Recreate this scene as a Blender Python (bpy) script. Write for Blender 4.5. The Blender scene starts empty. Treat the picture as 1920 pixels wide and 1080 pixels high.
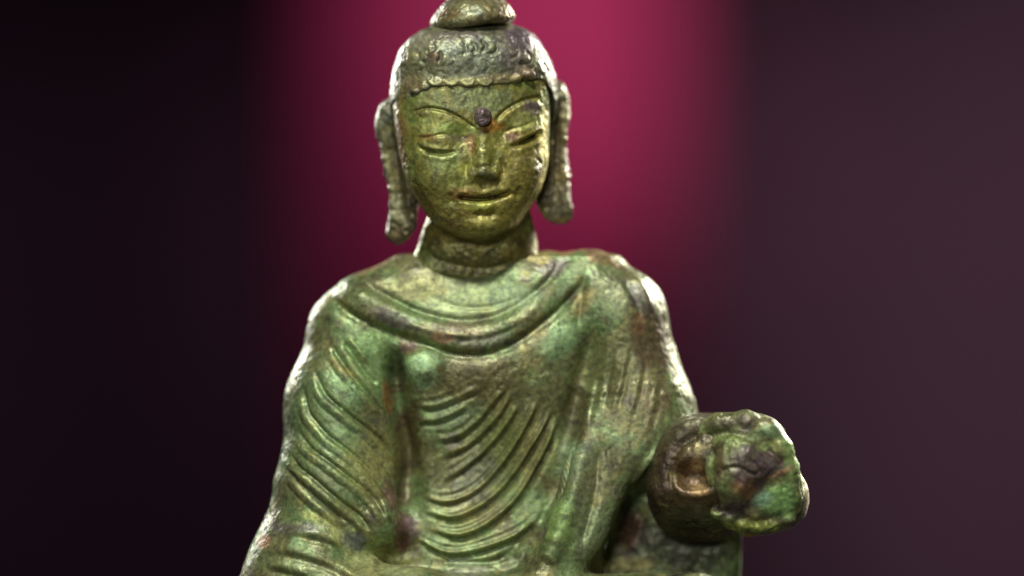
import bpy, math, random
import numpy as np
from mathutils import Vector

# ---------------------------------------------------------------- units
# The statue is modelled in units of U metres (0.06 mm); x right, y away, z up.
# Numbers below are read off as (column, row): x = column - 960, z = 540 - row.
U = 6.0e-5
D = 7500.0                       # camera distance to the y = 0 plane, in units
scene = bpy.context.scene
col = scene.collection

# ---------------------------------------------------------------- camera
cam_data = bpy.data.cameras.new('camera')
cam = bpy.data.objects.new('camera', cam_data)
col.objects.link(cam)
cam.location = (0, -D * U, 0)
cam.rotation_euler = (math.radians(90), 0, 0)
cam_data.sensor_width = 36.0
cam_data.lens = 36.0 * D / 1920.0
cam_data.clip_start = 0.01
cam_data.clip_end = 20.0
cam_data.dof.use_dof = True
cam_data.dof.focus_distance = (D - 105) * U
cam_data.dof.aperture_fstop = 5.6
scene.camera = cam

# ---------------------------------------------------------------- world and lamps
world = bpy.data.worlds.new('World')
scene.world = world
world.use_nodes = True
wb = world.node_tree.nodes['Background']
wb.inputs[0].default_value = (0.55, 0.5, 0.6, 1)
wb.inputs[1].default_value = 0.045


def aim(o, target):
    o.rotation_euler = (Vector(target) - o.location).to_track_quat('-Z', 'Y').to_euler()


def area(name, loc, target, size, power, color, size_y=None):
    d = bpy.data.lights.new(name, 'AREA')
    d.energy = power
    d.color = color
    d.size = size
    if size_y:
        d.shape = 'RECTANGLE'
        d.size_y = size_y
    o = bpy.data.objects.new(name, d)
    col.objects.link(o)
    o.location = loc
    aim(o, target)
    return o


def spot(name, loc, target, power, color, angle, blend, radius=0.01):
    d = bpy.data.lights.new(name, 'SPOT')
    d.energy = power
    d.color = color
    d.spot_size = math.radians(angle)
    d.spot_blend = blend
    d.shadow_soft_size = radius
    o = bpy.data.objects.new(name, d)
    col.objects.link(o)
    o.location = loc
    aim(o, target)
    return o


area('rim_lamp', (0.235, 0.24, 0.14), (0.005, 0, 0), 0.10, 2.6, (1.0, 0.94, 0.84))
area('rim_lamp', (-0.205, 0.28, 0.11), (-0.005, 0, 0), 0.10, 1.1, (1.0, 0.97, 0.92))
spot('key_lamp', (-0.02, -0.25, 0.37), (0, 0, 0), 7.6, (1.0, 0.98, 0.93), 24, 0.4, 0.022)
spot('fill_lamp', (-0.08, -0.46, 0.12), (0, 0, -0.01), 2.5, (1.0, 0.98, 0.95), 22, 0.4, 0.05)
spot('cloth_spot', (0.060, 0.85, 0.27), (0.048, 1.35, 0.132), 6.6, (1.0, 0.62, 0.74), 27, 1.0, 0.02)
spot('cloth_spot', (-0.02, 0.85, 0.27), (-0.010, 1.35, 0.105), 3.6, (1.0, 0.58, 0.78), 32, 1.0, 0.02)
spot('backdrop_wash', (-0.45, 0.80, 0.10), (-0.22, 1.52, -0.04), 3.4, (0.95, 0.8, 1.0), 36, 1.0, 0.05)  # added unseen spot, lifts the dark left of the backdrop
spot('backdrop_wash', (0.50, 0.75, 0.22), (0.30, 1.52, -0.02), 24.0, (1.0, 0.90, 0.97), 40, 1.0, 0.05)

scene.view_settings.view_transform = 'Standard'
scene.view_settings.look = 'None'
scene.view_settings.gamma = 1.0
scene.view_settings.exposure = 0.0
scene.view_settings.use_curve_mapping = False
scene.cycles.use_denoising = True
scene.cycles.max_bounces = 6

# ---------------------------------------------------------------- helpers
f32 = np.float32
rng = np.random.default_rng(7)


def srgb(r, g, b):
    c = np.array([r, g, b], float) / 255.0
    return np.where(c <= 0.04045, c / 12.92, ((c + 0.055) / 1.055) ** 2.4)


LAT = [rng.random((64, 64, 64)).astype(f32) for _ in range(3)]


def vnoise(P, scale, seed=0):
    """smooth value noise, -1..1, P (n,3), feature size `scale`"""
    L = LAT[seed % 3]
    q = P / scale + np.array([17.3, 41.7, 9.1]) * (seed + 1)
    i = np.floor(q).astype(np.int64)
    f = (q - i).astype(f32)
    f = f * f * (3 - 2 * f)
    i &= 63
    j = (i + 1) & 63
    x0, y0, z0 = i.T
    x1, y1, z1 = j.T
    fx, fy, fz = f.T
    a = L[x0, y0, z0] * (1 - fx) + L[x1, y0, z0] * fx
    b = L[x0, y1, z0] * (1 - fx) + L[x1, y1, z0] * fx
    c = L[x0, y0, z1] * (1 - fx) + L[x1, y0, z1] * fx
    d = L[x0, y1, z1] * (1 - fx) + L[x1, y1, z1] * fx
    return ((a * (1 - fy) + b * fy) * (1 - fz) + (c * (1 - fy) + d * fy) * fz) * 2 - 1


def fbm(P, scale, octaves=4, seed=0, gain=0.55):
    out = 0
    amp = 1.0
    for o in range(octaves):
        out = out + amp * vnoise(P, scale / 2 ** o, seed + o)
        amp *= gain
    return out


def sstep(a, b, x):
    t = np.clip((x - a) / (b - a), 0, 1)
    return t * t * (3 - 2 * t)


# ---- signed distance primitives; points are P (n,3) in units
def W(c, r, y=0.0):
    """column/row on the plane at depth y -> position"""
    k = 1 + y / D
    return np.array([(c - 960) * k, y, (540 - r) * k])


def cone(P, a, ra, b, rb):
    a = np.asarray(a, f32)
    ab = np.asarray(b, f32) - a
    t = np.clip(((P - a) @ ab) / (ab @ ab), 0, 1)
    return np.linalg.norm(P - a - t[:, None] * ab, axis=1) - (ra + t * (rb - ra))


def ell(P, c, r):
    q = (P - np.asarray(c, f32)) / np.asarray(r, f32)
    k0 = np.linalg.norm(q, axis=1)
    k1 = np.linalg.norm(q / np.asarray(r, f32), axis=1)
    return k0 * (k0 - 1) / np.maximum(k1, 1e-6)


def smin(a, b, k):
    h = np.maximum(k - np.abs(a - b), 0) / k
    return np.minimum(a, b) - h * h * k * 0.25


def smax(a, b, k):
    return -smin(-a, -b, k)


class Loft:
    """stack of superellipse sections; rows: (row, xl, xr, yfront, yback) with row increasing downwards"""

    def __init__(self, rows, p=2.4, shear=0.0, cx=0.0, roll=0.0, y=0.0):
        k = 1 + y / D
        R = np.array(rows, float)
        z = (540 - R[:, 0])[::-1] * k
        A = np.stack([(R[:, 1] - 960) * k, (R[:, 2] - 960) * k, R[:, 3], R[:, 4]], 1)[::-1]
        # monotone-ish Catmull-Rom resample
        zz = np.linspace(z[0], z[-1], 600)
        m = np.gradient(A, z, axis=0)
        i = np.clip(np.searchsorted(z, zz) - 1, 0, len(z) - 2)
        h = (z[i + 1] - z[i])[:, None]
        t = ((zz - z[i]) / h[:, 0])[:, None]
        B = ((2 * t**3 - 3 * t**2 + 1) * A[i] + (t**3 - 2 * t**2 + t) * h * m[i]
             + (-2 * t**3 + 3 * t**2) * A[i + 1] + (t**3 - t**2) * h * m[i + 1])
        self.z0, self.z1 = z[0], z[-1]
        self.tab = np.stack([(B[:, 0] + B[:, 1]) / 2, np.maximum((B[:, 1] - B[:, 0]) / 2, 2),
                             (B[:, 2] + B[:, 3]) / 2, np.maximum((B[:, 3] - B[:, 2]) / 2, 2)], 1).astype(f32)
        self.p = p
        self.shear, self.cx, self.roll = shear, cx, roll

    def raw(self, x, y, z):
        z = z - self.roll * (x - self.cx)
        y = y - self.shear * (x - self.cx)
        t = np.clip((z - self.z0) / (self.z1 - self.z0), 0, 1) * 598.999
        i = t.astype(np.int32)
        f = (t - i)[:, None]
        T = self.tab[i] * (1 - f) + self.tab[i + 1] * f
        k = (np.abs((x - T[:, 0]) / T[:, 1]) ** self.p + np.abs((y - T[:, 2]) / T[:, 3]) ** self.p) ** (1 / self.p)
        return (k - 1) * np.minimum(T[:, 1], T[:, 3])

    def __call__(self, P):
        x, y, z = P.T
        f = self.raw(x, y, z)
        e = 1.5
        gx = (self.raw(x + e, y, z) - f) / e
        gy = (self.raw(x, y + e, z) - f) / e
        gz = (self.raw(x, y, z + e) - f) / e
        d = f / np.maximum(np.sqrt(gx * gx + gy * gy + gz * gz), 0.35)
        zz = z - self.roll * (x - self.cx)
        return smax(d, np.maximum(self.z0 - zz, zz - self.z1), 6.0)


def mesh_sdf(fn, lo, hi, h):
    """sparse evaluation + surface nets. Returns verts (n,3), quads (m,4)"""
    B = 8
    lo = np.asarray(lo, float)
    n = np.ceil((np.asarray(hi, float) - lo) / h / B).astype(int)
    g = np.stack(np.meshgrid(*[np.arange(k + 1) for k in n], indexing='ij'), -1).reshape(-1, 3)
    cd = fn((lo + g * (B * h)).astype(f32)).reshape(n + 1)
    near = np.abs(cd) < B * h * 1.5
    act = np.zeros(n, bool)
    for dx in (0, 1):
        for dy in (0, 1):
            for dz in (0, 1):
                act |= near[dx:dx + n[0], dy:dy + n[1], dz:dz + n[2]]
    N = n * B
    F = np.repeat(np.repeat(np.repeat(cd[:-1, :-1, :-1], B, 0), B, 1), B, 2).astype(f32)
    blocks = np.argwhere(act)
    off = np.stack(np.meshgrid(*[np.arange(B)] * 3, indexing='ij'), -1).reshape(-1, 3)
    for s in range(0, len(blocks), 2000):
        b = blocks[s:s + 2000]
        idx = (b[:, None, :] * B + off[None]).reshape(-1, 3)
        F[idx[:, 0], idx[:, 1], idx[:, 2]] = fn((lo + idx * h).astype(f32))
    S = F < 0
    m = N - 1
    cnt = np.zeros(m, np.uint8)
    for c in range(8):
        a, b_, d = c & 1, c >> 1 & 1, c >> 2 & 1
        cnt += S[a:a + m[0], b_:b_ + m[1], d:d + m[2]]
    cells = np.argwhere((cnt > 0) & (cnt < 8))
    idx = np.full(m, -1, np.int32)
    idx[cells[:, 0], cells[:, 1], cells[:, 2]] = np.arange(len(cells))
    corner = np.array([[c & 1, c >> 1 & 1, c >> 2 & 1] for c in range(8)])
    V = np.stack([F[cells[:, 0] + c[0], cells[:, 1] + c[1], cells[:, 2] + c[2]] for c in corner], 1)
    acc = np.zeros((len(cells), 3))
    num = np.zeros(len(cells))
    for a in range(8):
        for b_ in range(a + 1, 8):
            if np.abs(corner[a] - corner[b_]).sum() != 1:
                continue
            va, vb = V[:, a], V[:, b_]
            x = (va < 0) != (vb < 0)
            t = np.where(x, va / np.where(x, va - vb, 1), 0)
            acc += x[:, None] * (corner[a] + t[:, None] * (corner[b_] - corner[a]))
            num += x
    verts = lo + (cells + acc / np.maximum(num, 1)[:, None]) * h
    quads = []
    for ax in range(3):
        u, v = (ax + 1) % 3, (ax + 2) % 3
        sl0 = [slice(None)] * 3
        sl1 = [slice(None)] * 3
        sl0[ax] = slice(0, -1)
        sl1[ax] = slice(1, None)
        A, Bq = S[tuple(sl0)], S[tuple(sl1)]
        e = np.argwhere(A != Bq)
        ok = (e[:, u] >= 1) & (e[:, v] >= 1) & (e[:, u] < m[u]) & (e[:, v] < m[v]) & (e[:, ax] < m[ax])
        e = e[ok]
        inside = A[e[:, 0], e[:, 1], e[:, 2]]

        def cell(du, dv):
            q = e.copy()
            q[:, u] += du
            q[:, v] += dv
            return idx[q[:, 0], q[:, 1], q[:, 2]]
        Q = np.stack([cell(-1, -1), cell(0, -1), cell(0, 0), cell(-1, 0)], 1)
        Q[~inside] = Q[~inside][:, ::-1]
        quads.append(Q)
    Q = np.concatenate(quads)
    return verts, Q[(Q >= 0).all(1)]


def vnormals(V, Q):
    n = np.cross(V[Q[:, 2]] - V[Q[:, 0]], V[Q[:, 3]] - V[Q[:, 1]])
    N = np.zeros_like(V)
    for k in range(4):
        for c in range(3):
            N[:, c] += np.bincount(Q[:, k], n[:, c], len(V))
    return N / np.maximum(np.linalg.norm(N, axis=1), 1e-9)[:, None]


# ---- relief maps: height of chased and modelled detail over the front, 1 unit per cell
HX0, HY0, HWD, HHT = 380, -60, 1200, 1340


class Relief:
    def __init__(self):
        self.h = np.zeros((HHT, HWD), f32)

    @staticmethod
    def spline(pts, step=3.0):
        p = np.array(pts, float)
        if len(p) == 2:
            p = np.stack([p[0], (p[0] + p[1]) / 2, p[1]])
        q = np.vstack([2 * p[0] - p[1], p, 2 * p[-1] - p[-2]])
        out = []
        for i in range(1, len(q) - 2):
            L = np.linalg.norm(q[i + 1] - q[i])
            n = max(2, int(L / step))
            t = np.linspace(0, 1, n, endpoint=False)[:, None]
            a, b, c, d = q[i - 1], q[i], q[i + 1], q[i + 2]
            out.append(0.5 * (2 * b + (c - a) * t + (2 * a - 5 * b + 4 * c - d) * t**2 + (3 * b - a - 3 * c + d) * t**3))
        out.append(p[-1:])
        return np.vstack(out)

    def line(self, pts, amp, wl, wr=None, taper=0.15, p=2.0):
        """stroke along pts; wl / wr are the widths on the left / right hand of travel (screen sense)"""
        wr = wl if wr is None else wr
        s = self.spline(pts)
        pad = 2.6 * max(wl, wr)
        x0 = int(max(s[:, 0].min() - pad - HX0, 0))
        x1 = int(min(s[:, 0].max() + pad - HX0, HWD))
        y0 = int(max(s[:, 1].min() - pad - HY0, 0))
        y1 = int(min(s[:, 1].max() + pad - HY0, HHT))
        if x1 <= x0 or y1 <= y0:
            return
        X, Y = np.meshgrid(np.arange(x0, x1) + HX0, np.arange(y0, y1) + HY0)
        X = X.astype(f32)
        Y = Y.astype(f32)
        best = np.full(X.shape, 1e9, f32)
        bi = np.zeros(X.shape, np.int32)
        for k, (a, b) in enumerate(s):
            d = (X - a) ** 2 + (Y - b) ** 2
            w = d < best
            best[w] = d[w]
            bi[w] = k
        tan = np.gradient(s, axis=0)
        side = (X - s[bi, 0]) * tan[bi, 1] - (Y - s[bi, 1]) * tan[bi, 0]
        t = bi / (len(s) - 1)
        tp = np.minimum(sstep(-0.02, taper, t), sstep(-0.02, taper, 1 - t)) if taper else 1.0
        w = np.where(side > 0, wl, wr)
        self.h[y0:y1, x0:x1] += (amp * tp * np.exp(-(np.sqrt(best) / w) ** p)).astype(f32)

    def blob(self, c, r, rx, ry, amp, ang=0.0, p=2.0):
        Y, X = np.mgrid[HY0:HY0 + HHT, HX0:HX0 + HWD].astype(f32)
        ca, sa = math.cos(math.radians(ang)), math.sin(math.radians(ang))
        u = (X - c) * ca + (Y - r) * sa
        v = -(X - c) * sa + (Y - r) * ca
        self.h += amp * np.exp(-((u / rx) ** 2 + (v / ry) ** 2) ** (p / 2))

    def ring(self, c, r, rad, w, amp, a0=0, a1=360):
        a = np.radians(np.linspace(a0, a1, 14))
        self.line(np.stack([c + rad * np.cos(a), r + rad * np.sin(a)], 1), amp, w, taper=0.1)

    def __call__(self, V):
        x = np.clip(V[:, 0] + 960 - HX0, 0, HWD - 2.001)
        y = np.clip(540 - V[:, 2] - HY0, 0, HHT - 2.001)
        i, j = x.astype(int), y.astype(int)
        fx, fy = x - i, y - j
        h = self.h
        return ((h[j, i] * (1 - fx) + h[j, i + 1] * fx) * (1 - fy) + (h[j + 1, i] * (1 - fx) + h[j + 1, i + 1] * fx) * fy)


# ---------------------------------------------------------------- materials
def bronze_material():
    m = bpy.data.materials.new('patinated_bronze')
    m.use_nodes = True
    nt = m.node_tree
    N, L = nt.nodes, nt.links
    bsdf = N['Principled BSDF']
    att = N.new('ShaderNodeAttribute')
    att.attribute_name = 'patina'
    tc = N.new('ShaderNodeTexCoord')

    def noise(scale, detail, rough=0.6):
        n = N.new('ShaderNodeTexNoise')
        n.inputs['Scale'].default_value = scale
        n.inputs['Detail'].default_value = detail
        n.inputs['Roughness'].default_value = rough
        L.new(tc.outputs['Object'], n.inputs['Vector'])
        return n

    def ramp(src, a, b, va=0.0, vb=1.0):
        r = N.new('ShaderNodeMapRange')
        r.interpolation_type = 'SMOOTHSTEP'
        r.inputs[1].default_value = a
        r.inputs[2].default_value = b
        r.inputs[3].default_value = va
        r.inputs[4].default_value = vb
        L.new(src, r.inputs[0])
        return r.outputs[0]

    def mix(fac, a, b, mode='MIX'):
        x = N.new('ShaderNodeMix')
        x.data_type = 'RGBA'
        x.blend_type = mode
        L.new(fac, x.inputs[0])
        for s, i in ((a, 6), (b, 7)):
            if isinstance(s, tuple):
                x.inputs[i].default_value = s
            else:
                L.new(s, x.inputs[i])
        return x.outputs[2]

    fine = noise(2200, 6, 0.7)
    mid = noise(500, 5, 0.65)
    spk = noise(2600, 3, 0.6)
    c = mix(ramp(fine.outputs[0], 0.38, 0.62, 0.0, 1.0), att.outputs['Color'], (1.6, 1.55, 1.3, 1), 'MULTIPLY')
    dark = mix(ramp(mid.outputs[0], 0.55, 0.66, 0.0, 0.5), c, (0.030, 0.024, 0.016, 1))
    pale = mix(ramp(spk.outputs[0], 0.62, 0.74, 0.0, 0.5), dark, (0.30, 0.33, 0.16, 1))
    L.new(pale, bsdf.inputs['Base Color'])
    bsdf.inputs['Metallic'].default_value = 0.32
    ra = N.new('ShaderNodeMath')
    ra.operation = 'ADD'
    L.new(ramp(att.outputs['Fac'], 0.05, 0.32, 0.31, 0.52), ra.inputs[0])
    L.new(ramp(mid.outputs[0], 0.35, 0.65, -0.06, 0.12), ra.inputs[1])
    L.new(ra.outputs[0], bsdf.inputs['Roughness'])
    bsdf.inputs['Specular IOR Level'].default_value = 0.5
    b1 = N.new('ShaderNodeBump')
    b1.inputs['Strength'].default_value = 0.28
    b1.inputs['Distance'].default_value = 0.00020
    L.new(fine.outputs[0], b1.inputs['Height'])
    b2 = N.new('ShaderNodeBump')
    b2.inputs['Strength'].default_value = 0.22
    b2.inputs['Distance'].default_value = 0.00035
    L.new(mid.outputs[0], b2.inputs['Height'])
    L.new(b1.outputs[0], b2.inputs['Normal'])
    L.new(b2.outputs[0], bsdf.inputs['Normal'])
    return m


def cloth_material(name, color, rough=0.9):
    m = bpy.data.materials.new(name)
    m.use_nodes = True
    nt = m.node_tree
    b = nt.nodes['Principled BSDF']
    n = nt.nodes.new('ShaderNodeTexNoise')
    n.inputs['Scale'].default_value = 60
    n.inputs['Detail'].default_value = 5
    r = nt.nodes.new('ShaderNodeValToRGB')
    r.color_ramp.elements[0].color = (*[c * 0.8 for c in color], 1)
    r.color_ramp.elements[1].color = (*[min(1, c * 1.2) for c in color], 1)
    nt.links.new(n.outputs[0], r.inputs[0])
    nt.links.new(r.outputs[0], b.inputs['Base Color'])
    b.inputs['Roughness'].default_value = rough
    b.inputs['Specular IOR Level'].default_value = 0.1
    return m


BRONZE = bronze_material()


def add_mesh(name, V, F, mat, parent=None, colors=None, normals=None):
    me = bpy.data.meshes.new(name)
    V = np.ascontiguousarray(V, f32)
    me.vertices.add(len(V))
    me.vertices.foreach_set('co', V.ravel())
    F = np.asarray(F, np.int32)
    k = F.shape[1]
    me.loops.add(F.size)
    me.loops.foreach_set('vertex_index', F.ravel())
    me.polygons.add(len(F))
    me.polygons.foreach_set('loop_start', np.arange(0, F.size, k, dtype=np.int32))
    me.polygons.foreach_set('loop_total', np.full(len(F), k, np.int32))
    me.update(calc_edges=True)
    me.shade_smooth()
    if colors is not None:
        a = me.attributes.new('patina', 'FLOAT_COLOR', 'POINT')
        a.data.foreach_set('color', np.concatenate([colors, np.ones((len(V), 1))], 1).astype(f32).ravel())
    if normals is not None:
        me.normals_split_custom_set_from_vertices(np.ascontiguousarray(normals, f32))
    me.materials.append(mat)
    o = bpy.data.objects.new(name, me)
    col.objects.link(o)
    if parent is not None:
        o.parent = parent
    return o


# ---------------------------------------------------------------- patina colours
OLIVE = srgb(104, 108, 58)
GREEN = srgb(94, 122, 62)
VERDI = srgb(128, 172, 112)
DARK = srgb(66, 60, 36)
GOLD = srgb(150, 136, 58)
PURPLE = srgb(92, 74, 86)
ORANGE = srgb(160, 98, 40)
GREYG = srgb(104, 114, 92)
RED = srgb(104, 58, 44)
BRASS = srgb(150, 118, 60)


def patina(V, base, alt, patches, seed=0, sat=0.88):
    """base/alt mottling with noise, then irregular patches (col,row,rx,ry,colour,strength[,angle])"""
    P = V.astype(f32)
    n = fbm(P, 60, 4, seed)
    n2 = fbm(P, 26, 4, seed + 3)
    n3 = fbm(P, 9, 3, seed + 5)
    C = base + (alt - base) * sstep(-0.5, 0.6, n)[:, None]
    C = C + (GOLD - C) * (0.32 * sstep(0.35, 0.95, n2))[:, None]
    C = C + (DARK - C) * (0.6 * sstep(0.25, 0.9, -n2))[:, None]
    C = C + (PURPLE - C) * (0.5 * sstep(0.75, 1.2, fbm(P, 42, 4, seed + 8)))[:, None]
    x, y = V[:, 0] + 960, 540 - V[:, 2]
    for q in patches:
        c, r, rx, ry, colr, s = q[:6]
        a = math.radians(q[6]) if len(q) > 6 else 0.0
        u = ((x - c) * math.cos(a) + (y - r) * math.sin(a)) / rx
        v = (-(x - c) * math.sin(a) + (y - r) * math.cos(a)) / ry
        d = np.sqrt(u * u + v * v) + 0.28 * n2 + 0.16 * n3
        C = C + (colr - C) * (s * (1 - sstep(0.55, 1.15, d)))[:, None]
    C = C * (1.0 * (1 + 0.26 * n3))[:, None]
    lum = (C @ np.array([0.25, 0.65, 0.10]))[:, None]
    C = lum + sat * (C - lum)
    return np.clip(C, 0.008, 0.9)


# ================================================================ the statue
statue = bpy.data.objects.new('buddha_statue', None)
col.objects.link(statue)
BASE_ROW = 1250
statue.location = (0, 0, (540 - BASE_ROW) * U)
statue['label'] = 'green patinated bronze seated Buddha figurine with rim-lit shoulders and raised fist'
statue['category'] = 'statue'


def place(name, V, F, parent, colors, normals):
    """link a sculpted piece; coordinates are kept relative to the statue's base"""
    W_ = V * U
    W_[:, 2] -= (540 - BASE_ROW) * U
    return add_mesh(name, W_, F, BRONZE, parent, colors, normals)


def finish(V, Q, relief, base, alt, patches, seed, noise_amp=(1.6, 0.8), wear=0.0, sat=0.76):
    N = vnormals(V, Q)
    face = sstep(0.05, 0.6, -N[:, 1])
    h = relief(V) * face if relief is not None else np.zeros(len(V))
    P = V.astype(f32)
    nz = noise_amp[0] * fbm(P, 40, 3, seed) + noise_amp[1] * fbm(P, 8, 3, seed + 4)
    pit = -1.5 * noise_amp[1] * sstep(0.62, 0.9, vnoise(P, 11, seed + 2) * 0.7 + 0.5 * vnoise(P, 30, seed + 1))
    V2 = V + N * (h + nz + pit)[:, None]
    N2 = vnormals(V2, Q)
    C = patina(V, base, alt, patches, seed, sat)
    if wear:
        # rubbed crests of the relief show a thinner, yellower patina
        hh = relief(V + N * 0) - sum(relief(V + np.array(o)) for o in ((7, 0, 0), (-7, 0, 0), (0, 0, 7), (0, 0, -7))) / 4
        k = wear * sstep(0.3, 2.5, hh * face) * (0.6 + 0.4 * vnoise(P, 20, seed))
        C = C + (srgb(150, 152, 84) - C) * np.clip(k, 0, 1)[:, None]
    return V2, N2, C


def split(V, Q, N, C, labels):
    """cut a continuous sculpted surface into named pieces without a visible seam"""
    fl = labels[Q[:, 0]]
    out = {}
    for k in np.unique(fl):
        q = Q[fl == k]
        used, inv = np.unique(q, return_inverse=True)
        out[int(k)] = (V[used], inv.reshape(-1, 4), C[used], N[used])
    return out


def inside(poly, x, y):
    p = np.array(poly, float)
    r = np.zeros(len(x), bool)
    j = len(p) - 1
    for i in range(len(p)):
        c = ((p[i, 1] > y) != (p[j, 1] > y)) & (x < (p[j, 0] - p[i, 0]) * (y - p[i, 1]) / (p[j, 1] - p[i, 1] + 1e-9) + p[i, 0])
        r ^= c
        j = i
    return r


# ---------------------------------------------------------------- body and robe
torso = Loft([(476, 860, 960, 20, 80), (495, 790, 1040, 8, 105), (520, 730, 1100, -9, 125), (560, 680, 1140, -26, 135),
              (620, 660, 1150, -44, 140), (700, 670, 1140, -50, 140), (800, 680, 1130, -40, 135), (900, 690, 1130, -34, 130),
              (1000, 690, 1130, -40, 130), (1150, 690, 1130, -50, 130)], 2.6)
drape = Loft([(745, 1105, 1250, -38, 40), (785, 1085, 1262, -60, 40), (828, 1066, 1242, -78, 40), (860, 1054, 1216, -84, 40), (900, 1046, 1186, -88, 40),
              (950, 1036, 1162, -92, 40), (1000, 1022, 1140, -96, 40), (1050, 1000, 1106, -100, 40), (1110, 980, 1076, -104, 40)], 4.0, shear=0.15, cx=150)
backcloth = Loft([(830, 1230, 1290, 60, 105), (900, 1170, 1370, 50, 105), (960, 1150, 1388, 45, 105), (1010, 1140, 1394, 45, 105),
                  (1080, 1130, 1393, 45, 105), (1200, 1120, 1390, 45, 105)], 5.0)


def body_sdf(P):
    d = torso(P)
    # shoulders and the arm hanging on the left of the picture
    a = cone(P, W(775, 546, 55), 65, W(692, 588, 50), 76)
    a = smin(a, cone(P, W(692, 588, 50), 76, W(662, 622, 48), 80), 15)
    a = smin(a, cone(P, W(662, 622, 48), 80, W(640, 755, 30), 98), 25)
    a = smin(a, cone(P, W(640, 755, 30), 98, W(632, 900, 5), 106), 40)
    a = smin(a, cone(P, W(632, 900, 5), 104, W(705, 975, -45), 60), 30)
    d = smin(d, a, 45)
    d = smin(d, cone(P, W(620, 950, 10), 104, W(585, 1065, -10), 122), 35)
    # the other shoulder and upper arm
    b = cone(P, W(985, 540, 60), 70, W(1105, 548, 55), 76)
    b = smin(b, cone(P, W(1105, 548, 55), 76, W(1158, 592, 50), 86), 20)
    b = smin(b, cone(P, W(1158, 592, 50), 86, W(1205, 800, 45), 105), 30)
    b = smin(b, cone(P, W(1200, 790, 40), 95, W(1222, 850, 15), 60), 40)
    d = smin(d, b, 45)
    d = smin(d, drape(P), 40)
    d = smin(d, backcloth(P), 12)
    # folded legs
    l = cone(P, W(540, 1134, -30), 100, W(770, 1166, -110), 98)
    l = smin(l, cone(P, W(770, 1166, -100), 92, W(1000, 1174, -80), 92), 30)
    l = smin(l, cone(P, W(1020, 1174, -70), 92, W(1290, 1162, -40), 92), 30)
    d = smin(d, l, 32)
    return smax(d, (540 - 1249) - P[:, 2], 8)


R = Relief()
# collar roll of the robe: two U-shaped edges with a roll between
inner = [(672, 520), (700, 540), (735, 558), (775, 579), (816, 592), (865, 600), (920, 594), (963, 575), (1007, 543), (1030, 520), (1050, 495)]
outer = [(612, 548), (653, 582), (698, 609), (742, 626), (787, 640), (830, 656), (880, 665), (925, 659), (970, 638), (1013, 607), (1053, 573), (1080, 543), (1098, 520)]
midc = [((a[0] + b[0]) / 2, (a[1] + b[1]) / 2) for a, b in zip(Relief.spline(inner)[::12], Relief.spline(outer)[::13])]
R.line(inner, -7, 6, 9, 0.1)
R.line(midc, 11, 24, 24, 0.1)
R.line(outer, -10, 6, 12, 0.08)
R.line([(790, 545), (850, 572), (905, 576), (960, 562), (1010, 530)], -3, 5, 5, 0.3)
R.line([(800, 618), (850, 634), (900, 636), (950, 622), (990, 600)], -3.5, 4, 7, 0.3)
R.line([(760, 606), (830, 628), (890, 633)], 3, 6)
# armpit hollows, chest
R.line([(728, 625), (738, 670), (743, 715), (753, 780), (764, 850), (770, 920), (768, 1000)], -34, 20, 16, 0.22)
R.line([(736, 655), (748, 730), (758, 800), (766, 870), (770, 940)], -16, 8, 8, 0.2)
R.line([(1112, 600), (1096, 680), (1078, 750), (1062, 820), (1046, 890), (1020, 960)], -16, 20, 16, 0.15)
R.blob(795, 685, 31, 29, 19, p=3.0)
R.blob(880, 700, 120, 50, 6)
R.blob(900, 880, 90, 90, -16)
R.blob(690, 655, 50, 30, 6, 20)
R.blob(1045, 640, 45, 30, 7, -25)
# chest folds: crest plus a sharp undercut below
chest = [
    [(778, 760), (821, 757), (870, 738), (900, 722)],
    [(782, 788), (821, 784), (850, 773), (880, 755)],
    [(812, 824), (858, 815), (895, 787), (922, 754), (952, 718)],
    [(826, 855), (879, 832), (919, 795), (944, 762), (962, 726)],
    [(830, 899), (874, 872), (915, 836), (948, 795), (974, 752)],
    [(788, 926), (830, 937), (870, 929), (911, 901), (952, 852), (984, 799), (1013, 738)],
    [(795, 954), (846, 966), (891, 950), (927, 925), (960, 889), (993, 840), (1021, 791), (1036, 758)],
    [(800, 985), (854, 999), (899, 986), (940, 958), (972, 925), (1000, 880), (1026, 830), (1048, 776)],
    [(776, 1000), (813, 1023), (850, 1033), (903, 1024), (968, 999), (1010, 966)],
]
for i, c in enumerate(chest):
    amp = [5, 5, 6, 6.5, 7, 9.5, 11.5, 12, 10][i]
    R.line(c, amp * 0.7, 5.5, 4, 0.18)
    R.line([(x + 3, y + 10) for x, y in c], -amp * 0.65, 3.8, 5.5, 0.18)
    R.line([(x - 5, y - 15) for x, y in c], amp * 0.22, 3.5, 3, 0.2)
# sleeve folds on the arm: dark furrows with rounded crests between
furrow = [
    [(647, 641), (668, 671), (686, 695), (710, 721)],
    [(624, 647), (644, 677), (674, 713), (698, 742), (722, 775)],
    [(591, 690), (609, 730), (630, 752), (663, 778), (697, 805), (723, 830), (742, 860), (756, 890)],
    [(570, 720), (580, 767), (597, 790), (620, 813), (647, 833), (677, 857), (700, 882), (720, 910), (742, 942)],
    [(562, 805), (583, 833), (617, 857), (657, 887), (690, 913), (713, 940), (728, 970)],
    [(545, 845), (563, 870), (590, 890), (617, 913), (647, 937), (677, 960), (699, 990)],
    [(545, 880), (573, 907), (603, 933), (630, 952), (655, 975)],
]
for i, c in enumerate(furrow):
    R.line(c, -6.5, 3.6, 4.6, 0.12)
    R.line([(x - 8, y + 8) for x, y in c], 3, 6, 8, 0.15)
    R.line([(x - 15, y + 17) for x, y in c], -1.8, 3, 3, 0.2)
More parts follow.
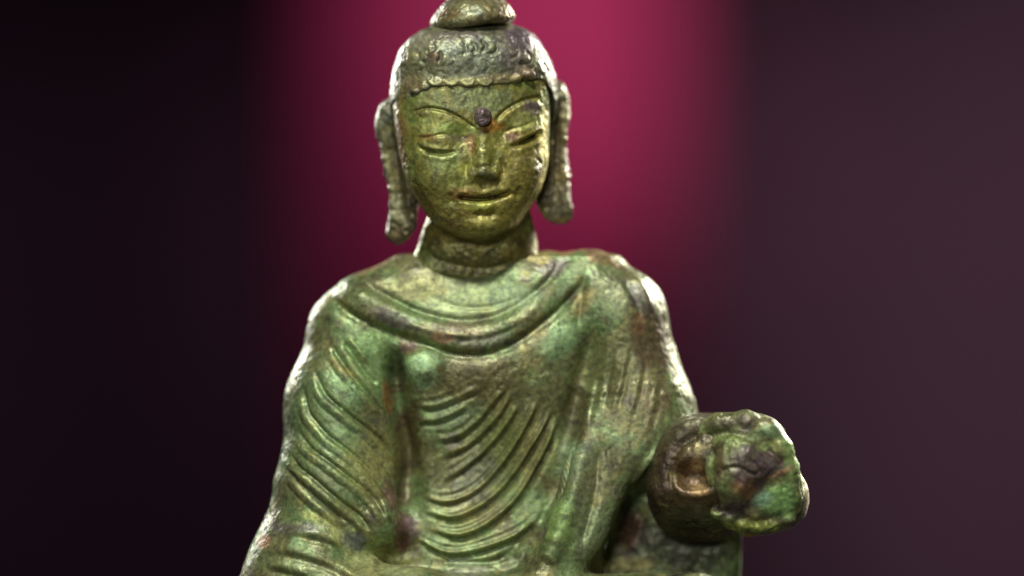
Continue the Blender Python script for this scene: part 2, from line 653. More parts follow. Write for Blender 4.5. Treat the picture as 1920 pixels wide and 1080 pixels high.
R.line([(655, 632), (672, 655), (688, 680)], 5, 5)
# upper sleeve on the other side: faint hanging folds
for c in ([(1150, 640), (1142, 700), (1131, 774)], [(1185, 650), (1172, 710), (1152, 790)], [(1212, 670), (1200, 735), (1180, 800)],
          [(1125, 690), (1112, 750), (1100, 805)], [(1238, 700), (1232, 760), (1215, 815)], [(1258, 730), (1262, 790)]):
    R.line(c, -2.2, 5, 6, 0.3)
    R.line([(x - 9, y) for x, y in c], 1.6, 6, 6, 0.3)
R.line([(1180, 510), (1205, 545), (1222, 590)], 6, 9, 6, 0.3)
R.line([(1165, 520), (1190, 560), (1205, 610)], -5, 6, 6, 0.3)
R.line([(1100, 500), (1090, 560), (1080, 620)], -4, 8, 8, 0.3)
# hanging cloth end
R.line([(1086, 838), (1072, 915), (1046, 1000), (1020, 1050)], 10, 20, 20, 0.08, p=3.0)
R.line([(1122, 836), (1112, 930), (1086, 1020)], -6, 8, 8)
R.line([(1052, 846), (1036, 920), (1008, 985)], -6, 7, 7)
R.line([(1235, 832), (1182, 908), (1150, 982), (1100, 1058)], 5, 7, 5, 0.1)
R.blob(1050, 965, 22, 28, 5)
R.blob(1040, 1005, 12, 12, 5)
R.line([(1000, 975), (985, 1000), (960, 1030), (930, 1045)], -7, 6, 9)
R.line([(1170, 930), (1200, 980), (1180, 1040)], -8, 20, 20)
# cloth over the leg
for c in ([(525, 996), (560, 990), (620, 1000), (660, 1030)], [(505, 1026), (540, 1022), (610, 1040), (680, 1075)], [(500, 1056), (530, 1052), (600, 1070)],
          [(690, 1040), (740, 1050), (790, 1040)], [(640, 1060), (700, 1078)]):
    R.line(c, 4.5, 10, 8, 0.3)
    R.line([(x + 2, y + 13) for x, y in c], -4, 6, 6, 0.3)
R.blob(565, 1012, 15, 15, 6)
R.blob(880, 1066, 40, 10, 4)
R.line([(820, 1050), (870, 1052), (920, 1050), (980, 1035)], -6, 6, 6)

V, Q = mesh_sdf(body_sdf, (-540, -250, -712), (450, 190, 90), 2.6)
body_patches = [
    (762, 850, 26, 150, srgb(84, 68, 42), 0.85, 6), (747, 700, 15, 50, srgb(72, 56, 40), 0.9), (950, 790, 130, 150, srgb(100, 98, 44), 0.5), (640, 830, 90, 140, srgb(98, 116, 60), 0.4),  # first two: brown patina, also painting shade into the lit armpit crease
    (890, 560, 120, 42, srgb(138, 160, 98), 0.75), (780, 540, 70, 26, srgb(150, 150, 78), 0.6), (960, 555, 60, 25, srgb(140, 172, 122), 0.6),  # first: green patina, brightened to carry the strong light inside the collar
    (850, 625, 90, 22, srgb(124, 112, 84), 0.6, 8), (745, 600, 60, 16, PURPLE, 0.55, 25), (700, 560, 40, 20, GREEN, 0.5), (905, 640, 70, 15, GREYG, 0.6),
    (768, 650, 26, 16, srgb(110, 74, 78), 0.7), (830, 635, 24, 12, ORANGE, 0.35), (1035, 505, 30, 16, PURPLE, 0.6, -40), (1010, 480, 30, 18, GOLD, 0.6),
    (1060, 465, 34, 14, ORANGE, 0.75), (700, 496, 46, 13, ORANGE, 0.55, -22), (1125, 482, 40, 14, srgb(150, 112, 66), 0.6, 25), (860, 690, 90, 40, srgb(84, 78, 40), 0.6), (795, 688, 40, 38, srgb(150, 196, 130), 1.0), (680, 690, 80, 60, srgb(104, 142, 74), 0.75), (620, 760, 70, 110, srgb(96, 134, 76), 0.5),
    (700, 640, 50, 25, srgb(118, 160, 84), 0.7), (732, 745, 12, 45, ORANGE, 0.7, -15), (645, 690, 40, 12, GOLD, 0.6, 30), (600, 900, 60, 60, srgb(84, 104, 62), 0.5),
    (700, 860, 50, 70, srgb(150, 150, 66), 0.45, 40), (758, 985, 16, 46, srgb(104, 58, 66), 0.85, 8), (738, 925, 14, 40, srgb(112, 80, 72), 0.6, -20),
    (775, 985, 18, 18, srgb(140, 112, 124), 0.6), (560, 985, 60, 14, PURPLE, 0.6), (600, 965, 40, 12, srgb(160, 172, 70), 0.7, 15), (640, 1000, 14, 40, srgb(150, 160, 66), 0.7, -35),
    (565, 1014, 18, 18, VERDI, 0.8), (500, 1012, 16, 14, ORANGE, 0.6), (530, 1050, 60, 22, srgb(112, 128, 70), 0.6), (700, 1050, 60, 25, srgb(150, 156, 82), 0.6),
    (760, 1060, 40, 22, srgb(150, 156, 96), 0.6), (670, 1005, 30, 20, srgb(96, 92, 104), 0.6), (880, 1066, 46, 14, srgb(150, 160, 130), 0.5), (960, 1055, 60, 20, DARK, 0.5),  # pale grey-green patch paints the highlight on top of the lap
    (900, 700, 110, 30, srgb(98, 92, 46), 0.6), (860, 770, 50, 30, srgb(116, 140, 96), 0.55), (940, 830, 60, 70, srgb(104, 120, 42), 0.55), (900, 900, 50, 60, srgb(92, 100, 84), 0.5),
    (850, 985, 60, 26, srgb(112, 128, 56), 0.5), (1050, 640, 50, 32, srgb(112, 150, 92), 0.75, -30), (1090, 570, 40, 16, GOLD, 0.5, -50),
    (1160, 560, 36, 40, srgb(116, 122, 82), 0.5), (1200, 560, 24, 50, srgb(90, 84, 84), 0.7, -25), (1215, 640, 40, 80, srgb(96, 74, 50), 0.7, -20),
    (1195, 605, 16, 26, ORANGE, 0.3), (1130, 700, 60, 90, srgb(98, 98, 46), 0.6), (1230, 740, 36, 70, srgb(128, 100, 66), 0.5), (1085, 780, 26, 60, srgb(78, 66, 34), 0.6),
    (1080, 860, 40, 40, srgb(116, 146, 100), 0.7), (1055, 975, 30, 40, srgb(120, 158, 66), 0.8), (1120, 900, 50, 60, srgb(122, 124, 78), 0.6), (1110, 980, 40, 60, srgb(110, 124, 82), 0.6),
    (1165, 860, 34, 40, srgb(96, 92, 60), 0.5), (1190, 940, 18, 30, srgb(110, 150, 96), 0.6, 20), (1185, 1000, 34, 50, srgb(86, 48, 34), 0.9, 20), (1290, 1015, 110, 75, srgb(58, 62, 42), 0.85),  # red-brown patch paints the shade of the cavity beside the drape
    (1170, 1060, 70, 12, srgb(150, 142, 70), 0.6), (1010, 750, 40, 40, OLIVE, 0.5), (1230, 840, 40, 12, srgb(126, 150, 92), 0.7, -45),
]
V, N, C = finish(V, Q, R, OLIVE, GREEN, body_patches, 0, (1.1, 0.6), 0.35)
x, y = V[:, 0] + 960, 540 - V[:, 2]
lab = np.zeros(len(V), int)                                     # 0 robe over chest
front = V[:, 1] < 70
collar_poly = inner + outer[::-1]
lab[(x < 748 + 0.06 * (y - 700)) & (y > 600) & (y < 1010)] = 1   # sleeve on the left
lab[(x > 1112 - 0.16 * (y - 600)) & (y > 560) & (y < 1200)] = 2  # sleeve on the right
lab[inside([(1060, 815), (1240, 822), (1182, 910), (1150, 982), (1096, 1062), (985, 1062), (1020, 985), (1045, 900)], x, y) & front] = 3
lab[(x > 1150 - 0.6 * (y - 980)) & (y > 940) & (V[:, 1] > 20) & (x > 1110)] = 4
lab[(y > 1042) & (V[:, 1] < 20) | (y > 1120)] = 5
lab[(x < 660) & (y > 985)] = 5
lab[inside(collar_poly, x, y) & (N[:, 1] < 0)] = 6
lab[inside([(690, 470)] + inner + [(1060, 450), (1010, 440)], x, y) & (N[:, 1] < 0.2) & (lab == 0)] = 7
pieces = split(V, Q, N, C, lab)
names = {0: 'robe', 1: 'sleeve', 2: 'sleeve', 3: 'hanging_cloth_end', 4: 'sleeve_back', 5: 'folded_legs', 6: 'collar', 7: 'chest'}
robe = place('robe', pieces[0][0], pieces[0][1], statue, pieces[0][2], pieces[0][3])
robe['label'] = 'chest of the robe with curved U-shaped folds'
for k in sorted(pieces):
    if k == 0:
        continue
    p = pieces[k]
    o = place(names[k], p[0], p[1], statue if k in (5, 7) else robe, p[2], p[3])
    if k == 1:
        o['label'] = 'green sleeve with slanting furrowed folds'
    if k == 2:
        o['label'] = 'brownish sleeve with faint hanging folds'

# ---------------------------------------------------------------- head
head_l = Loft([(60, 800, 985, -20, 70), (100, 758, 1024, -62, 105), (150, 741, 1034, -80, 120), (200, 738, 1032, -88, 122), (250, 742, 1030, -92, 115),
               (300, 752, 1028, -95, 100), (340, 764, 1018, -96, 85), (370, 780, 1006, -95, 65), (400, 799, 988, -90, 45), (420, 816, 971, -84, 30),
               (436, 840, 950, -76, 15), (447, 864, 930, -64, 0), (453, 884, 915, -52, -20)], 2.75, shear=0.10, cx=-70)
neck_l = Loft([(380, 815, 990, -20, 90), (420, 796, 1000, -30, 92), (450, 786, 1007, -20, 95), (475, 776, 1010, -18, 100), (496, 762, 1017, -13, 105),
               (515, 742, 1036, -8, 112), (545, 730, 1050, 4, 115)], 2.3)


def head_sdf(P):
    d = head_l(P)
    nose = cone(P, W(904, 250, -82), 11, W(905, 320, -94), 18)
    nose = smin(nose, ell(P, W(885, 329, -90), (12, 14, 11)), 8)
    nose = smin(nose, ell(P, W(927, 326, -90), (12, 14, 11)), 8)
    d = smin(d, nose, 9)
    d = smin(d, neck_l(P), 8)
    return d


RH = Relief()
# brows
RH.line([(770, 216), (800, 207), (832, 211), (860, 223), (880, 236), (896, 246)], -5.5, 3.2, 2.8, 0.15)
RH.line([(770, 226), (800, 216), (832, 221), (860, 232), (876, 243)], 1, 6, 6, 0.2)
RH.line([(928, 232), (945, 213), (965, 199), (990, 188), (1016, 184)], -6, 3.2, 4, 0.15)
RH.line([(936, 236), (950, 221), (970, 207), (992, 197), (1014, 194)], 1, 6, 6, 0.2)
# eye sockets, lids and slits
RH.blob(868, 262, 22, 20, -7)
RH.blob(944, 254, 18, 20, -7)
RH.blob(820, 264, 44, 18, 4, 6)
RH.blob(990, 250, 36, 18, 4, -22)
RH.line([(780, 276), (805, 287), (832, 291), (862, 286)], -6, 3.5, 3.5, 0.25)
RH.line([(786, 270), (810, 280), (835, 284), (858, 280)], 1.5, 4, 4, 0.25)
RH.line([(786, 288), (810, 298), (836, 302), (862, 296)], 2, 5, 5, 0.25)
RH.line([(774, 258), (800, 262), (830, 256), (856, 262)], -3, 3, 3, 0.3)
RH.line([(952, 278), (975, 273), (998, 262), (1018, 246)], -8, 3.6, 3.6, 0.2)
RH.line([(972, 272), (990, 265), (1004, 257), (1014, 249)], -10, 5, 5, 0.25)
RH.line([(960, 266), (980, 260), (1000, 248), (1016, 236)], 2, 3.5, 3.5, 0.25)
RH.line([(955, 288), (980, 283), (1003, 272), (1018, 258)], 2, 5, 5, 0.25)
RH.line([(938, 258), (958, 246), (985, 238), (1008, 224)], -3, 3, 3, 0.3)
# nose flanks, cheeks
RH.line([(878, 300), (874, 325), (882, 342)], -5, 5, 5, 0.3)
RH.line([(938, 298), (945, 322), (936, 340)], -5, 5, 5, 0.3)
RH.blob(822, 335, 42, 36, 8)
RH.blob(985, 322, 30, 38, 8)
RH.line([(892, 335), (902, 339), (912, 337)], -4, 4, 4, 0.3)
RH.line([(884, 309), (895, 318), (915, 314), (932, 320)], -3, 3, 3, 0.3)
# mouth and chin
RH.line([(858, 366), (884, 361), (906, 364), (930, 358), (962, 356)], 2, 4.5, 4.5, 0.2)
RH.line([(858, 373), (884, 376), (910, 377), (936, 371), (960, 363)], -16, 4.2, 4.2, 0.12)
RH.blob(910, 390, 30, 9, 4, -5)
RH.line([(885, 403), (910, 406), (935, 401)], -5, 6, 6, 0.3)
RH.blob(908, 424, 34, 17, 9)
RH.line([(850, 362), (846, 374), (852, 386)], -4, 6, 6, 0.3)
RH.line([(968, 350), (974, 362), (966, 376)], -4, 6, 6, 0.3)
RH.blob(906, 352, 5, 8, -3)
# line between cheek and the side of the head
RH.line([(772, 190), (770, 230), (774, 290), (782, 340), (800, 385), (820, 415)], -2, 7, 7, 0.15)
RH.line([(1022, 190), (1022, 250), (1020, 300), (1010, 345), (994, 385), (975, 412)], -3, 4, 4, 0.15)
RH.line([(1003, 300), (1012, 306), (1003, 316)], -4, 3, 3, 0.3)
# neck rings
RH.line([(786, 466), (820, 486), (870, 500), (915, 502), (962, 490), (1000, 466)], -3, 5, 6, 0.15)
RH.line([(780, 490), (820, 510), (870, 520), (915, 521), (962, 510), (1002, 484)], 2, 8, 8, 0.15)

V, Q = mesh_sdf(head_sdf, (-240, -150, -40), (100, 150, 500), 1.9)
head_patches = [
    (900, 300, 150, 150, srgb(122, 114, 46), 0.55), (905, 190, 90, 26, srgb(98, 112, 72), 0.7), (850, 245, 50, 14, srgb(104, 128, 48), 0.6), (850, 330, 40, 40, srgb(96, 108, 48), 0.5),
    (925, 240, 24, 16, srgb(158, 108, 20), 0.8), (1000, 205, 22, 16, PURPLE, 0.7), (985, 230, 30, 20, srgb(140, 150, 78), 0.6), (850, 262, 24, 10, PURPLE, 0.35),
    (800, 262, 26, 12, srgb(112, 78, 36), 0.6), (885, 275, 10, 22, srgb(112, 72, 36), 0.6), (960, 260, 16, 12, srgb(98, 62, 46), 0.7), (905, 325, 30, 20, srgb(84, 90, 70), 0.6),
    (870, 315, 14, 24, srgb(150, 150, 60), 0.6), (910, 388, 38, 12, srgb(140, 148, 44), 0.7), (905, 424, 40, 18, srgb(150, 150, 66), 0.5), (910, 371, 48, 5, srgb(56, 38, 30), 0.85),  # narrow dark patch paints shade into the mouth slit
    (870, 365, 30, 12, srgb(132, 92, 40), 0.5), (1018, 300, 10, 120, srgb(186, 176, 92), 0.8), (752, 270, 14, 90, srgb(136, 106, 52), 0.75), (1012, 310, 12, 20, srgb(96, 100, 100), 0.5),  # long pale yellow strip paints rim light down the face edge
    (850, 420, 50, 30, srgb(124, 112, 48), 0.5), (960, 400, 40, 40, srgb(124, 116, 44), 0.5), (880, 495, 110, 30, srgb(96, 98, 52), 0.6), (1003, 455, 14, 26, srgb(160, 156, 120), 0.6),  # pale patch beside the neck paints its rim light
    (840, 300, 40, 20, srgb(92, 112, 52), 0.5),
]
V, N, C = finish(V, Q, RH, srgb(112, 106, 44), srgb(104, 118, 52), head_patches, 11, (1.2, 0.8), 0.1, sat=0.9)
x, y = V[:, 0] + 960, 540 - V[:, 2]
lab = np.zeros(len(V), int)
fr = V[:, 1] < -40
lab[(y > 452) | ((V[:, 1] > -45) & (y > 425))] = 1
lab[inside([(892, 262), (918, 262), (938, 310), (944, 330), (930, 343), (884, 345), (870, 332), (878, 305)], x, y) & fr] = 2
lab[inside([(856, 368), (884, 358), (908, 361), (932, 355), (964, 356), (948, 385), (920, 400), (895, 400), (872, 386)], x, y) & fr] = 3
lab[inside([(774, 272), (800, 256), (835, 252), (866, 272), (866, 290), (835, 302), (800, 298)], x, y) & fr] = 4
lab[inside([(948, 280), (955, 262), (985, 242), (1020, 232), (1022, 254), (1000, 280), (970, 290)], x, y) & fr] = 5
pieces = split(V, Q, N, C, lab)
head = place('head', pieces[0][0], pieces[0][1], statue, pieces[0][2], pieces[0][3])
head['label'] = 'serene golden green face with lowered lids'
for k, nm in ((1, 'neck'), (2, 'nose'), (3, 'mouth'), (4, 'eye'), (5, 'eye')):
    p = pieces[k]
    place(nm, p[0], p[1], head, p[2], p[3])

# ---------------------------------------------------------------- hair cap
hair_l = Loft([(40, 850, 940, 0, 60), (48, 815, 972, -30, 85), (56, 792, 992, -48, 100), (68, 772, 1006, -66, 115), (88, 753, 1020, -80, 128), (115, 741, 1034, -88, 134),
               (150, 733, 1043, -86, 138), (180, 731, 1044, -90, 138), (230, 736, 1040, -92, 135)], 2.45, shear=0.10, cx=-70)
HL = np.array([(700, 190), (735, 196), (768, 190), (790, 174), (812, 166), (850, 164), (880, 164), (915, 163), (950, 159), (1000, 151), (1020, 152), (1034, 172), (1045, 205), (1080, 230)], float)


def hair_sdf(P):
    d = hair_l(P)
    line = 540 - np.interp(P[:, 0] + 960, HL[:, 0], HL[:, 1])
    # behind the ears the hair runs down to the nape
    drop = 120 * sstep(0, 70, P[:, 1])
    d = smax(d, (line - drop) - P[:, 2], 4)
    for c, r, q in ((780, 172, 11), (797, 163, 12), (818, 156, 14), (848, 153, 15), (878, 155, 15), (910, 152, 15), (940, 150, 14), (966, 148, 13), (992, 142, 12)):
        yy = -81.5 + 0.10 * (c - 890) + 0.0011 * (c - 890) ** 2
        d = smin(d, ell(P, W(c, r, yy), (q, 7, q * 0.7)), 5)
    return d


RR = Relief()
for c, r, a in ((818, 110, 6), (806, 92, 3), (864, 96, 3), (884, 94, 7), (903, 91, 6.5), (922, 94, 8), (843, 118, 1.5), (905, 128, 2.5), (960, 100, 3),
                (985, 112, 4), (1008, 104, 4), (955, 80, 3), (790, 128, 3), (778, 110, 3), (1015, 132, 3.5), (880, 128, 1.5)):
    q = rng.uniform(8.5, 12.5)
    RR.ring(c, r, q, 2.8, -a * 0.6, -75 + rng.uniform(-25, 25), 95 + rng.uniform(-25, 35))
    RR.blob(c - 1, r, q * 0.8, q * 0.8, a * 0.4)
for c in (818, 848, 878, 910):
    RR.ring(c, 150, 14, 2.6, 2.5, 15, 165)
RR.line([(975, 118), (985, 128), (1000, 134)], -6, 5, 5)
RR.blob(985, 138, 20, 10, 5)
V, Q = mesh_sdf(hair_sdf, (-250, -150, 230), (105, 165, 520), 1.9)
hair_patches = [
    (880, 110, 80, 40, srgb(100, 112, 92), 0.7), (985, 70, 50, 30, srgb(86, 68, 84), 0.8), (970, 105, 40, 30, srgb(96, 82, 84), 0.6), (985, 136, 26, 12, srgb(128, 104, 92), 0.8),
    (840, 130, 60, 24, srgb(96, 100, 64), 0.5), (880, 158, 80, 8, srgb(150, 148, 72), 0.6), (800, 130, 40, 40, srgb(108, 112, 66), 0.5), (772, 160, 24, 18, srgb(128, 108, 60), 0.6),
    (815, 112, 14, 14, srgb(96, 64, 60), 0.6), (850, 70, 60, 12, srgb(110, 96, 96), 0.5), (790, 78, 30, 20, srgb(140, 136, 112), 0.5), (960, 150, 60, 8, srgb(120, 100, 34), 0.6),
]
V, N, C = finish(V, Q, RR, srgb(104, 108, 76), srgb(92, 92, 62), hair_patches, 21, (1.4, 0.9), 0.3)
place('hair', V, Q, head, C, N)

# ---------------------------------------------------------------- topknot
knot_l = Loft([(-16, 872, 906, -10, 30), (-12, 852, 924, -30, 50), (-4, 838, 936, -44, 64), (6, 828, 946, -56, 76), (17, 819, 956, -66, 86), (28, 812, 963, -72, 92),
               (38, 808, 967, -74, 94), (46, 811, 964, -72, 92), (52, 818, 958, -66, 86)], 2.3, roll=0.09, cx=-72)
V, Q = mesh_sdf(knot_l, (-170, -100, 470), (25, 120, 590), 1.9)
V, N, C = finish(V, Q, None, srgb(100, 94, 52), srgb(108, 110, 66), [(890, 22, 26, 14, srgb(110, 120, 92), 0.7), (840, 30, 30, 14, srgb(108, 84, 44), 0.6), (950, 25, 20, 20, srgb(128, 108, 60), 0.6)], 25, (2.0, 1.1))
place('topknot', V, Q, head, C, N)

# ---------------------------------------------------------------- forehead jewel
V, Q = mesh_sdf(lambda P: ell(P, W(905, 219, -98 + 1.5), (16.5, 11, 17.5)), (-80, -125, 290), (-30, -75, 350), 1.2)
V, N, C = finish(V, Q, None, srgb(104, 84, 92), srgb(120, 104, 108), [(905, 228, 14, 6, srgb(70, 52, 60), 0.6)], 31, (1.2, 1.2))
jw = place('forehead_jewel', V, Q, head, C, N)
jw['label'] = 'round purple-brown dot raised on the forehead'

# ---------------------------------------------------------------- ears
ear_a = Loft([(r, a, b, f + 30, k + 34) for r, a, b, f, k in ((172, 738, 752, 0, 30), (186, 722, 764, -14, 40), (204, 709, 772, -22, 46), (228, 702, 774, -26, 48), (252, 705, 776, -24, 44), (285, 715, 778, -14, 36),
              (325, 721, 782, -14, 32), (370, 728, 788, -14, 28), (400, 727, 786, -14, 26), (425, 724, 780, -12, 24), (445, 725, 768, -8, 20), (457, 736, 752, 0, 12))], 3.0, shear=-0.35, cx=-215)
ear_b = Loft([(r, a, b, f + 52, k + 52) for r, a, b, f, k in
             ((146, 1042, 1050, 10, 30), (160, 1034, 1058, 2, 38), (185, 1026, 1064, -2, 42), (230, 1022, 1064, -4, 42), (300, 1014, 1065, -4, 38), (350, 1006, 1069, -6, 32),
              (380, 1008, 1072, -6, 28), (400, 1020, 1072, -4, 26), (412, 1032, 1066, 0, 22), (419, 1044, 1056, 6, 16))], 3.0, shear=0.3, cx=85)
RE = Relief()
RE.line([(735, 186), (715, 210), (711, 235), (722, 280), (730, 330), (735, 380), (734, 430)], 6, 6, 6, 0.1)
RE.line([(748, 205), (728, 235), (738, 285), (744, 340), (748, 390)], -9, 8, 8, 0.15)
RE.line([(762, 215), (756, 270), (762, 340), (766, 400)], 5, 7, 7, 0.15)
RE.line([(1052, 160), (1060, 200), (1058, 260), (1058, 320), (1064, 370), (1064, 400)], 5, 4, 4, 0.1)
RE.line([(1046, 190), (1048, 260), (1046, 320), (1052, 360)], -9, 6, 6, 0.15)
RE.line([(1034, 160), (1036, 240), (1032, 320)], 5, 4, 4, 0.15)
RE.line([(1052, 270), (1062, 280)], -4, 5)
for nm, L_, lo, hi, sd in (('ear', ear_a, (-270, -40, 70), (-160, 120, 380), 41), ('ear', ear_b, (30, -10, 110), (130, 145, 405), 45)):
    V, Q = mesh_sdf(L_, lo, hi, 1.9)
    pt = [(718, 215, 30, 30, srgb(92, 100, 82), 0.6), (745, 300, 12, 60, srgb(84, 74, 50), 0.6), (740, 400, 30, 40, srgb(112, 116, 72), 0.6), (770, 330, 10, 60, srgb(118, 104, 52), 0.5),
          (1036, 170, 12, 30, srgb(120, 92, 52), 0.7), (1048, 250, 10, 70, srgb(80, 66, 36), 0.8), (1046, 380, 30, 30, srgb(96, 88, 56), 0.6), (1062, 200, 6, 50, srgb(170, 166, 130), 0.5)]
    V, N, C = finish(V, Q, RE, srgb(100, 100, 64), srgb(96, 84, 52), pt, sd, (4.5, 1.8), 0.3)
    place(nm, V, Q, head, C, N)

# ---------------------------------------------------------------- forearm cuff and fist
HY = -120
cuff_l = Loft([(776, 1296, 1370, -110, 0), (786, 1270, 1400, -125, 15), (806, 1248, 1420, -138, 30), (840, 1228, 1430, -150, 50), (880, 1218, 1430, -155, 60), (920, 1214, 1425, -155, 60), (950, 1218, 1410, -128, 60),
               (975, 1228, 1395, -90, 60), (1000, 1245, 1380, -35, 60), (1020, 1280, 1360, 0, 60)], 2.5, y=-60)
fist_l = Loft([(776, 1340, 1424, -110, -40), (782, 1320, 1444, -122, -20), (797, 1316, 1464, -138, -5), (820, 1318, 1478, -156, 5), (850, 1320, 1490, -161, 10), (880, 1320, 1498, -163, 12), (905, 1320, 1511, -163, 12),
               (935, 1324, 1517, -161, 10), (958, 1330, 1512, -156, 5), (976, 1344, 1502, -144, -5), (990, 1362, 1486, -134, -20), (1000, 1384, 1450, -122, -40), (1008, 1396, 1420, -106, -60)], 3.4, y=-100)


def cuff_sdf(P):
    d = cuff_l(P)
    # the open mouth of the sleeve
    hole = ell(P, W(1298, 893, -180), (50, 56, 33))
    return smax(d, -hole, 14)


def chain(P, pts, k):
    d = None
    for (c0, r0, y0, q0), (c1, r1, y1, q1) in zip(pts[:-1], pts[1:]):
        e = cone(P, W(c0, r0, y0), q0, W(c1, r1, y1), q1)
        d = e if d is None else smin(d, e, k)
    return d


def fist_sdf(P):
    d = fist_l(P)
    # back of the hand curling round as a thick outer flap
    d = smin(d, chain(P, [(1314, 810, -116, 18), (1350, 794, -138, 19), (1400, 791, -148, 20), (1440, 808, -150, 22), (1464, 840, -150, 22), (1478, 880, -148, 20), (1490, 930, -142, 16)], 10), 9)
    # bent thumb pressed over the closed fingers, its underside broken to a flat facet
    th = ell(P, W(1388, 878, -146), (66, 44, 74))
    th = smin(th, cone(P, W(1400, 858, -150), 34, W(1450, 876, -148), 20), 18)
    n = np.array([0.50, -0.66, -0.56])
    th = smax(th, (P - W(1430, 893, -178)) @ (n / np.linalg.norm(n)), 5)
    d = smin(d, th, 13)
    for c, r, q in ((1345, 962, 13), (1368, 972, 14), (1394, 984, 14), (1422, 988, 15), (1450, 984, 14), (1478, 974, 13), (1416, 966, 12)):
        d = smin(d, ell(P, W(c, r, -140), (q, 14, q * 0.85)), 10)
    return d


RF = Relief()
RF.line([(1330, 812), (1358, 806), (1388, 812), (1416, 828), (1440, 850)], -5, 5, 5, 0.2)
RF.line([(1340, 872), (1372, 868), (1400, 880), (1420, 872)], -4, 4, 5, 0.25)
RF.line([(1390, 850), (1408, 866), (1420, 886)], -4, 4, 4, 0.25)
RF.line([(1494, 868), (1496, 905), (1500, 945), (1482, 972)], -7, 4, 4, 0.15)
RF.line([(1326, 830), (1323, 880), (1329, 930), (1345, 956)], -10, 7, 7, 0.1)
RF.line([(1428, 994), (1440, 986), (1454, 978)], -6, 3, 3, 0.3)
RC = Relief()
RC.line([(1320, 782), (1280, 796), (1250, 822), (1232, 860), (1228, 910), (1240, 950)], 7, 10, 10, 0.1)
RC.line([(1310, 806), (1276, 824), (1256, 858), (1252, 900), (1264, 940)], -7, 8, 8, 0.1)
V, Q = mesh_sdf(cuff_sdf, W(1190, 1040, 0) + [0, -200, 0], W(1460, 760, 0) + [0, 90, 0], 2.2)
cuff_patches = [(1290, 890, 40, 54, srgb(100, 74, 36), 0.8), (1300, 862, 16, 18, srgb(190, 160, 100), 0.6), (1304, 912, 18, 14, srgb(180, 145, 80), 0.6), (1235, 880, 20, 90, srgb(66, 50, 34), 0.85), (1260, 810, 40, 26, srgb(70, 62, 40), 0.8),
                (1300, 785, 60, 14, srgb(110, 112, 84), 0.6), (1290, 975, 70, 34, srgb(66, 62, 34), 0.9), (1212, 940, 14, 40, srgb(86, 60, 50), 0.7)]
V, N, C = finish(V, Q, RC, srgb(74, 60, 36), srgb(84, 76, 44), cuff_patches, 51, (1.2, 0.9), 0.2)
cf = place('cuff', V, Q, robe, C, N)
cf['label'] = 'dark brown sleeve mouth with glinting brassy hollow'
V, Q = mesh_sdf(fist_sdf, W(1290, 1030, -100) + [0, -150, 0], W(1545, 755, -100) + [0, 140, 0], 2.0)
fist_patches = [(1480, 850, 30, 60, srgb(126, 156, 84), 0.7), (1440, 800, 50, 20, srgb(112, 140, 98), 0.7), (1400, 785, 60, 12, srgb(96, 92, 72), 0.6), (1455, 930, 50, 36, srgb(108, 148, 80), 0.9),
                (1418, 925, 20, 20, srgb(104, 140, 116), 0.7), (1385, 905, 30, 26, srgb(136, 100, 66), 0.8), (1425, 862, 36, 26, srgb(98, 84, 92), 0.85), (1365, 822, 30, 16, srgb(96, 112, 52), 0.7),
                (1392, 868, 46, 40, srgb(88, 72, 76), 0.85), (1350, 872, 18, 26, srgb(94, 100, 66), 0.6), (1450, 880, 26, 7, srgb(160, 116, 92), 0.7, -25), (1370, 945, 40, 16, srgb(76, 62, 66), 0.8), (1340, 860, 16, 40, srgb(80, 54, 42), 0.7),
                (1400, 980, 70, 18, srgb(120, 132, 48), 0.8), (1440, 985, 24, 12, srgb(136, 160, 66), 0.7), (1508, 925, 14, 50, srgb(206, 196, 168), 0.85), (1395, 1000, 26, 8, srgb(160, 110, 60), 0.7),  # near-white patch: bright metal edge with its rim highlight painted in
                (1445, 850, 10, 22, srgb(70, 48, 40), 0.7, -40)]
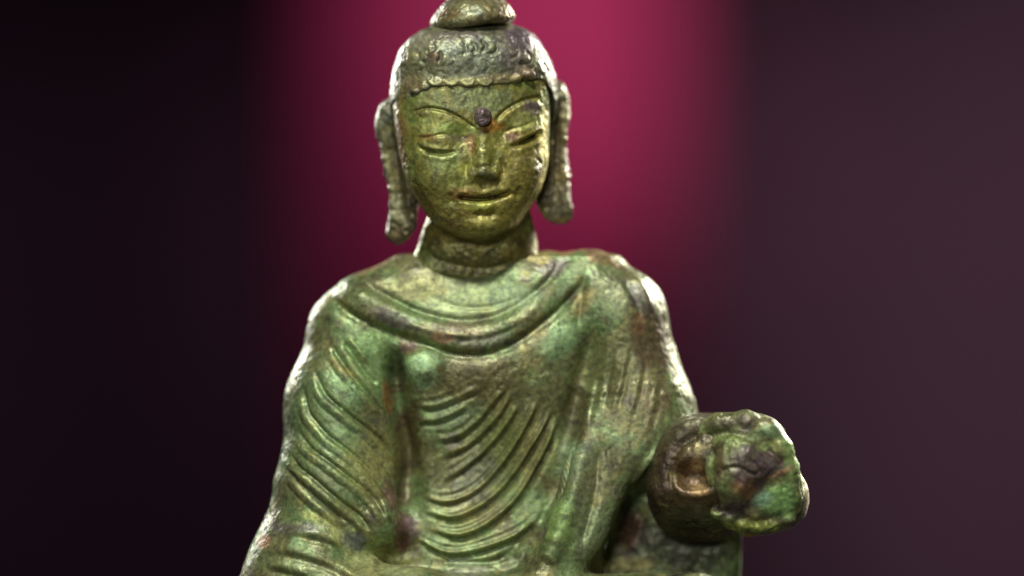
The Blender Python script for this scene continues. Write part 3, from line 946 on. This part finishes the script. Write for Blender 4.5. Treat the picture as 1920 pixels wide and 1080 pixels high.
V, N, C = finish(V, Q, RF, srgb(112, 130, 74), srgb(98, 100, 66), fist_patches, 61, (1.8, 0.8), 0.3, sat=0.9)
fs = place('fist', V, Q, statue, C, N)
fs['label'] = 'closed fist with thumb bent over, crusted green and purple'

# ---------------------------------------------------------------- setting: table, backdrop, hanging cloth
def sheet(name, rows, thick, mat, parent=None):
    """rows: grid [i][j] of points; a sheet with real thickness along +y / -z"""
    G = np.array(rows, float)
    a, b = G.shape[:2]
    T = G + np.array(thick)
    V = np.concatenate([G.reshape(-1, 3), T.reshape(-1, 3)])
    n = a * b
    F = []
    for i in range(a - 1):
        for j in range(b - 1):
            q = [i * b + j, i * b + j + 1, (i + 1) * b + j + 1, (i + 1) * b + j]
            F.append(q)
            F.append([k + n for k in q[::-1]])
    edge = [j for j in range(b)] + [i * b + b - 1 for i in range(1, a)] + [(a - 1) * b + j for j in range(b - 2, -1, -1)] + [i * b for i in range(a - 2, 0, -1)]
    for k in range(len(edge)):
        p, q = edge[k], edge[(k + 1) % len(edge)]
        F.append([q, p, p + n, q + n])
    return add_mesh(name, V, F, mat, parent)


zt = (540 - BASE_ROW) * U
table = sheet('tabletop', [[(x, y, zt) for x in np.linspace(-0.16, 0.16, 9)] for y in np.linspace(-0.10, 0.085, 9)], (0, 0, -0.02),
              cloth_material('dark_table_cloth', (0.02, 0.014, 0.02)))
table['kind'] = 'structure'
back = sheet('backdrop', [[(x, 1.52 + 0.01 * math.sin(x * 30), z) for x in np.linspace(-1.4, 1.4, 121)] for z in np.linspace(-0.7, 1.0, 5)], (0, 0.004, 0),
             cloth_material('plum_backdrop_cloth', (0.052, 0.025, 0.038)))
back['kind'] = 'structure'
xs = np.linspace(-0.088, 0.074, 91)
cl = sheet('hanging_cloth', [[(x, 1.36 + 0.006 * math.sin(x * 120) + 0.002 * math.sin(x * 290 + 1), z) for x in xs] for z in np.linspace(-0.50, 0.60, 9)], (0, 0.002, 0),
           cloth_material('crimson_cloth', (0.42, 0.05, 0.14)))
cl['label'] = 'blurred crimson cloth hanging behind the figurine'
cl['category'] = 'cloth'
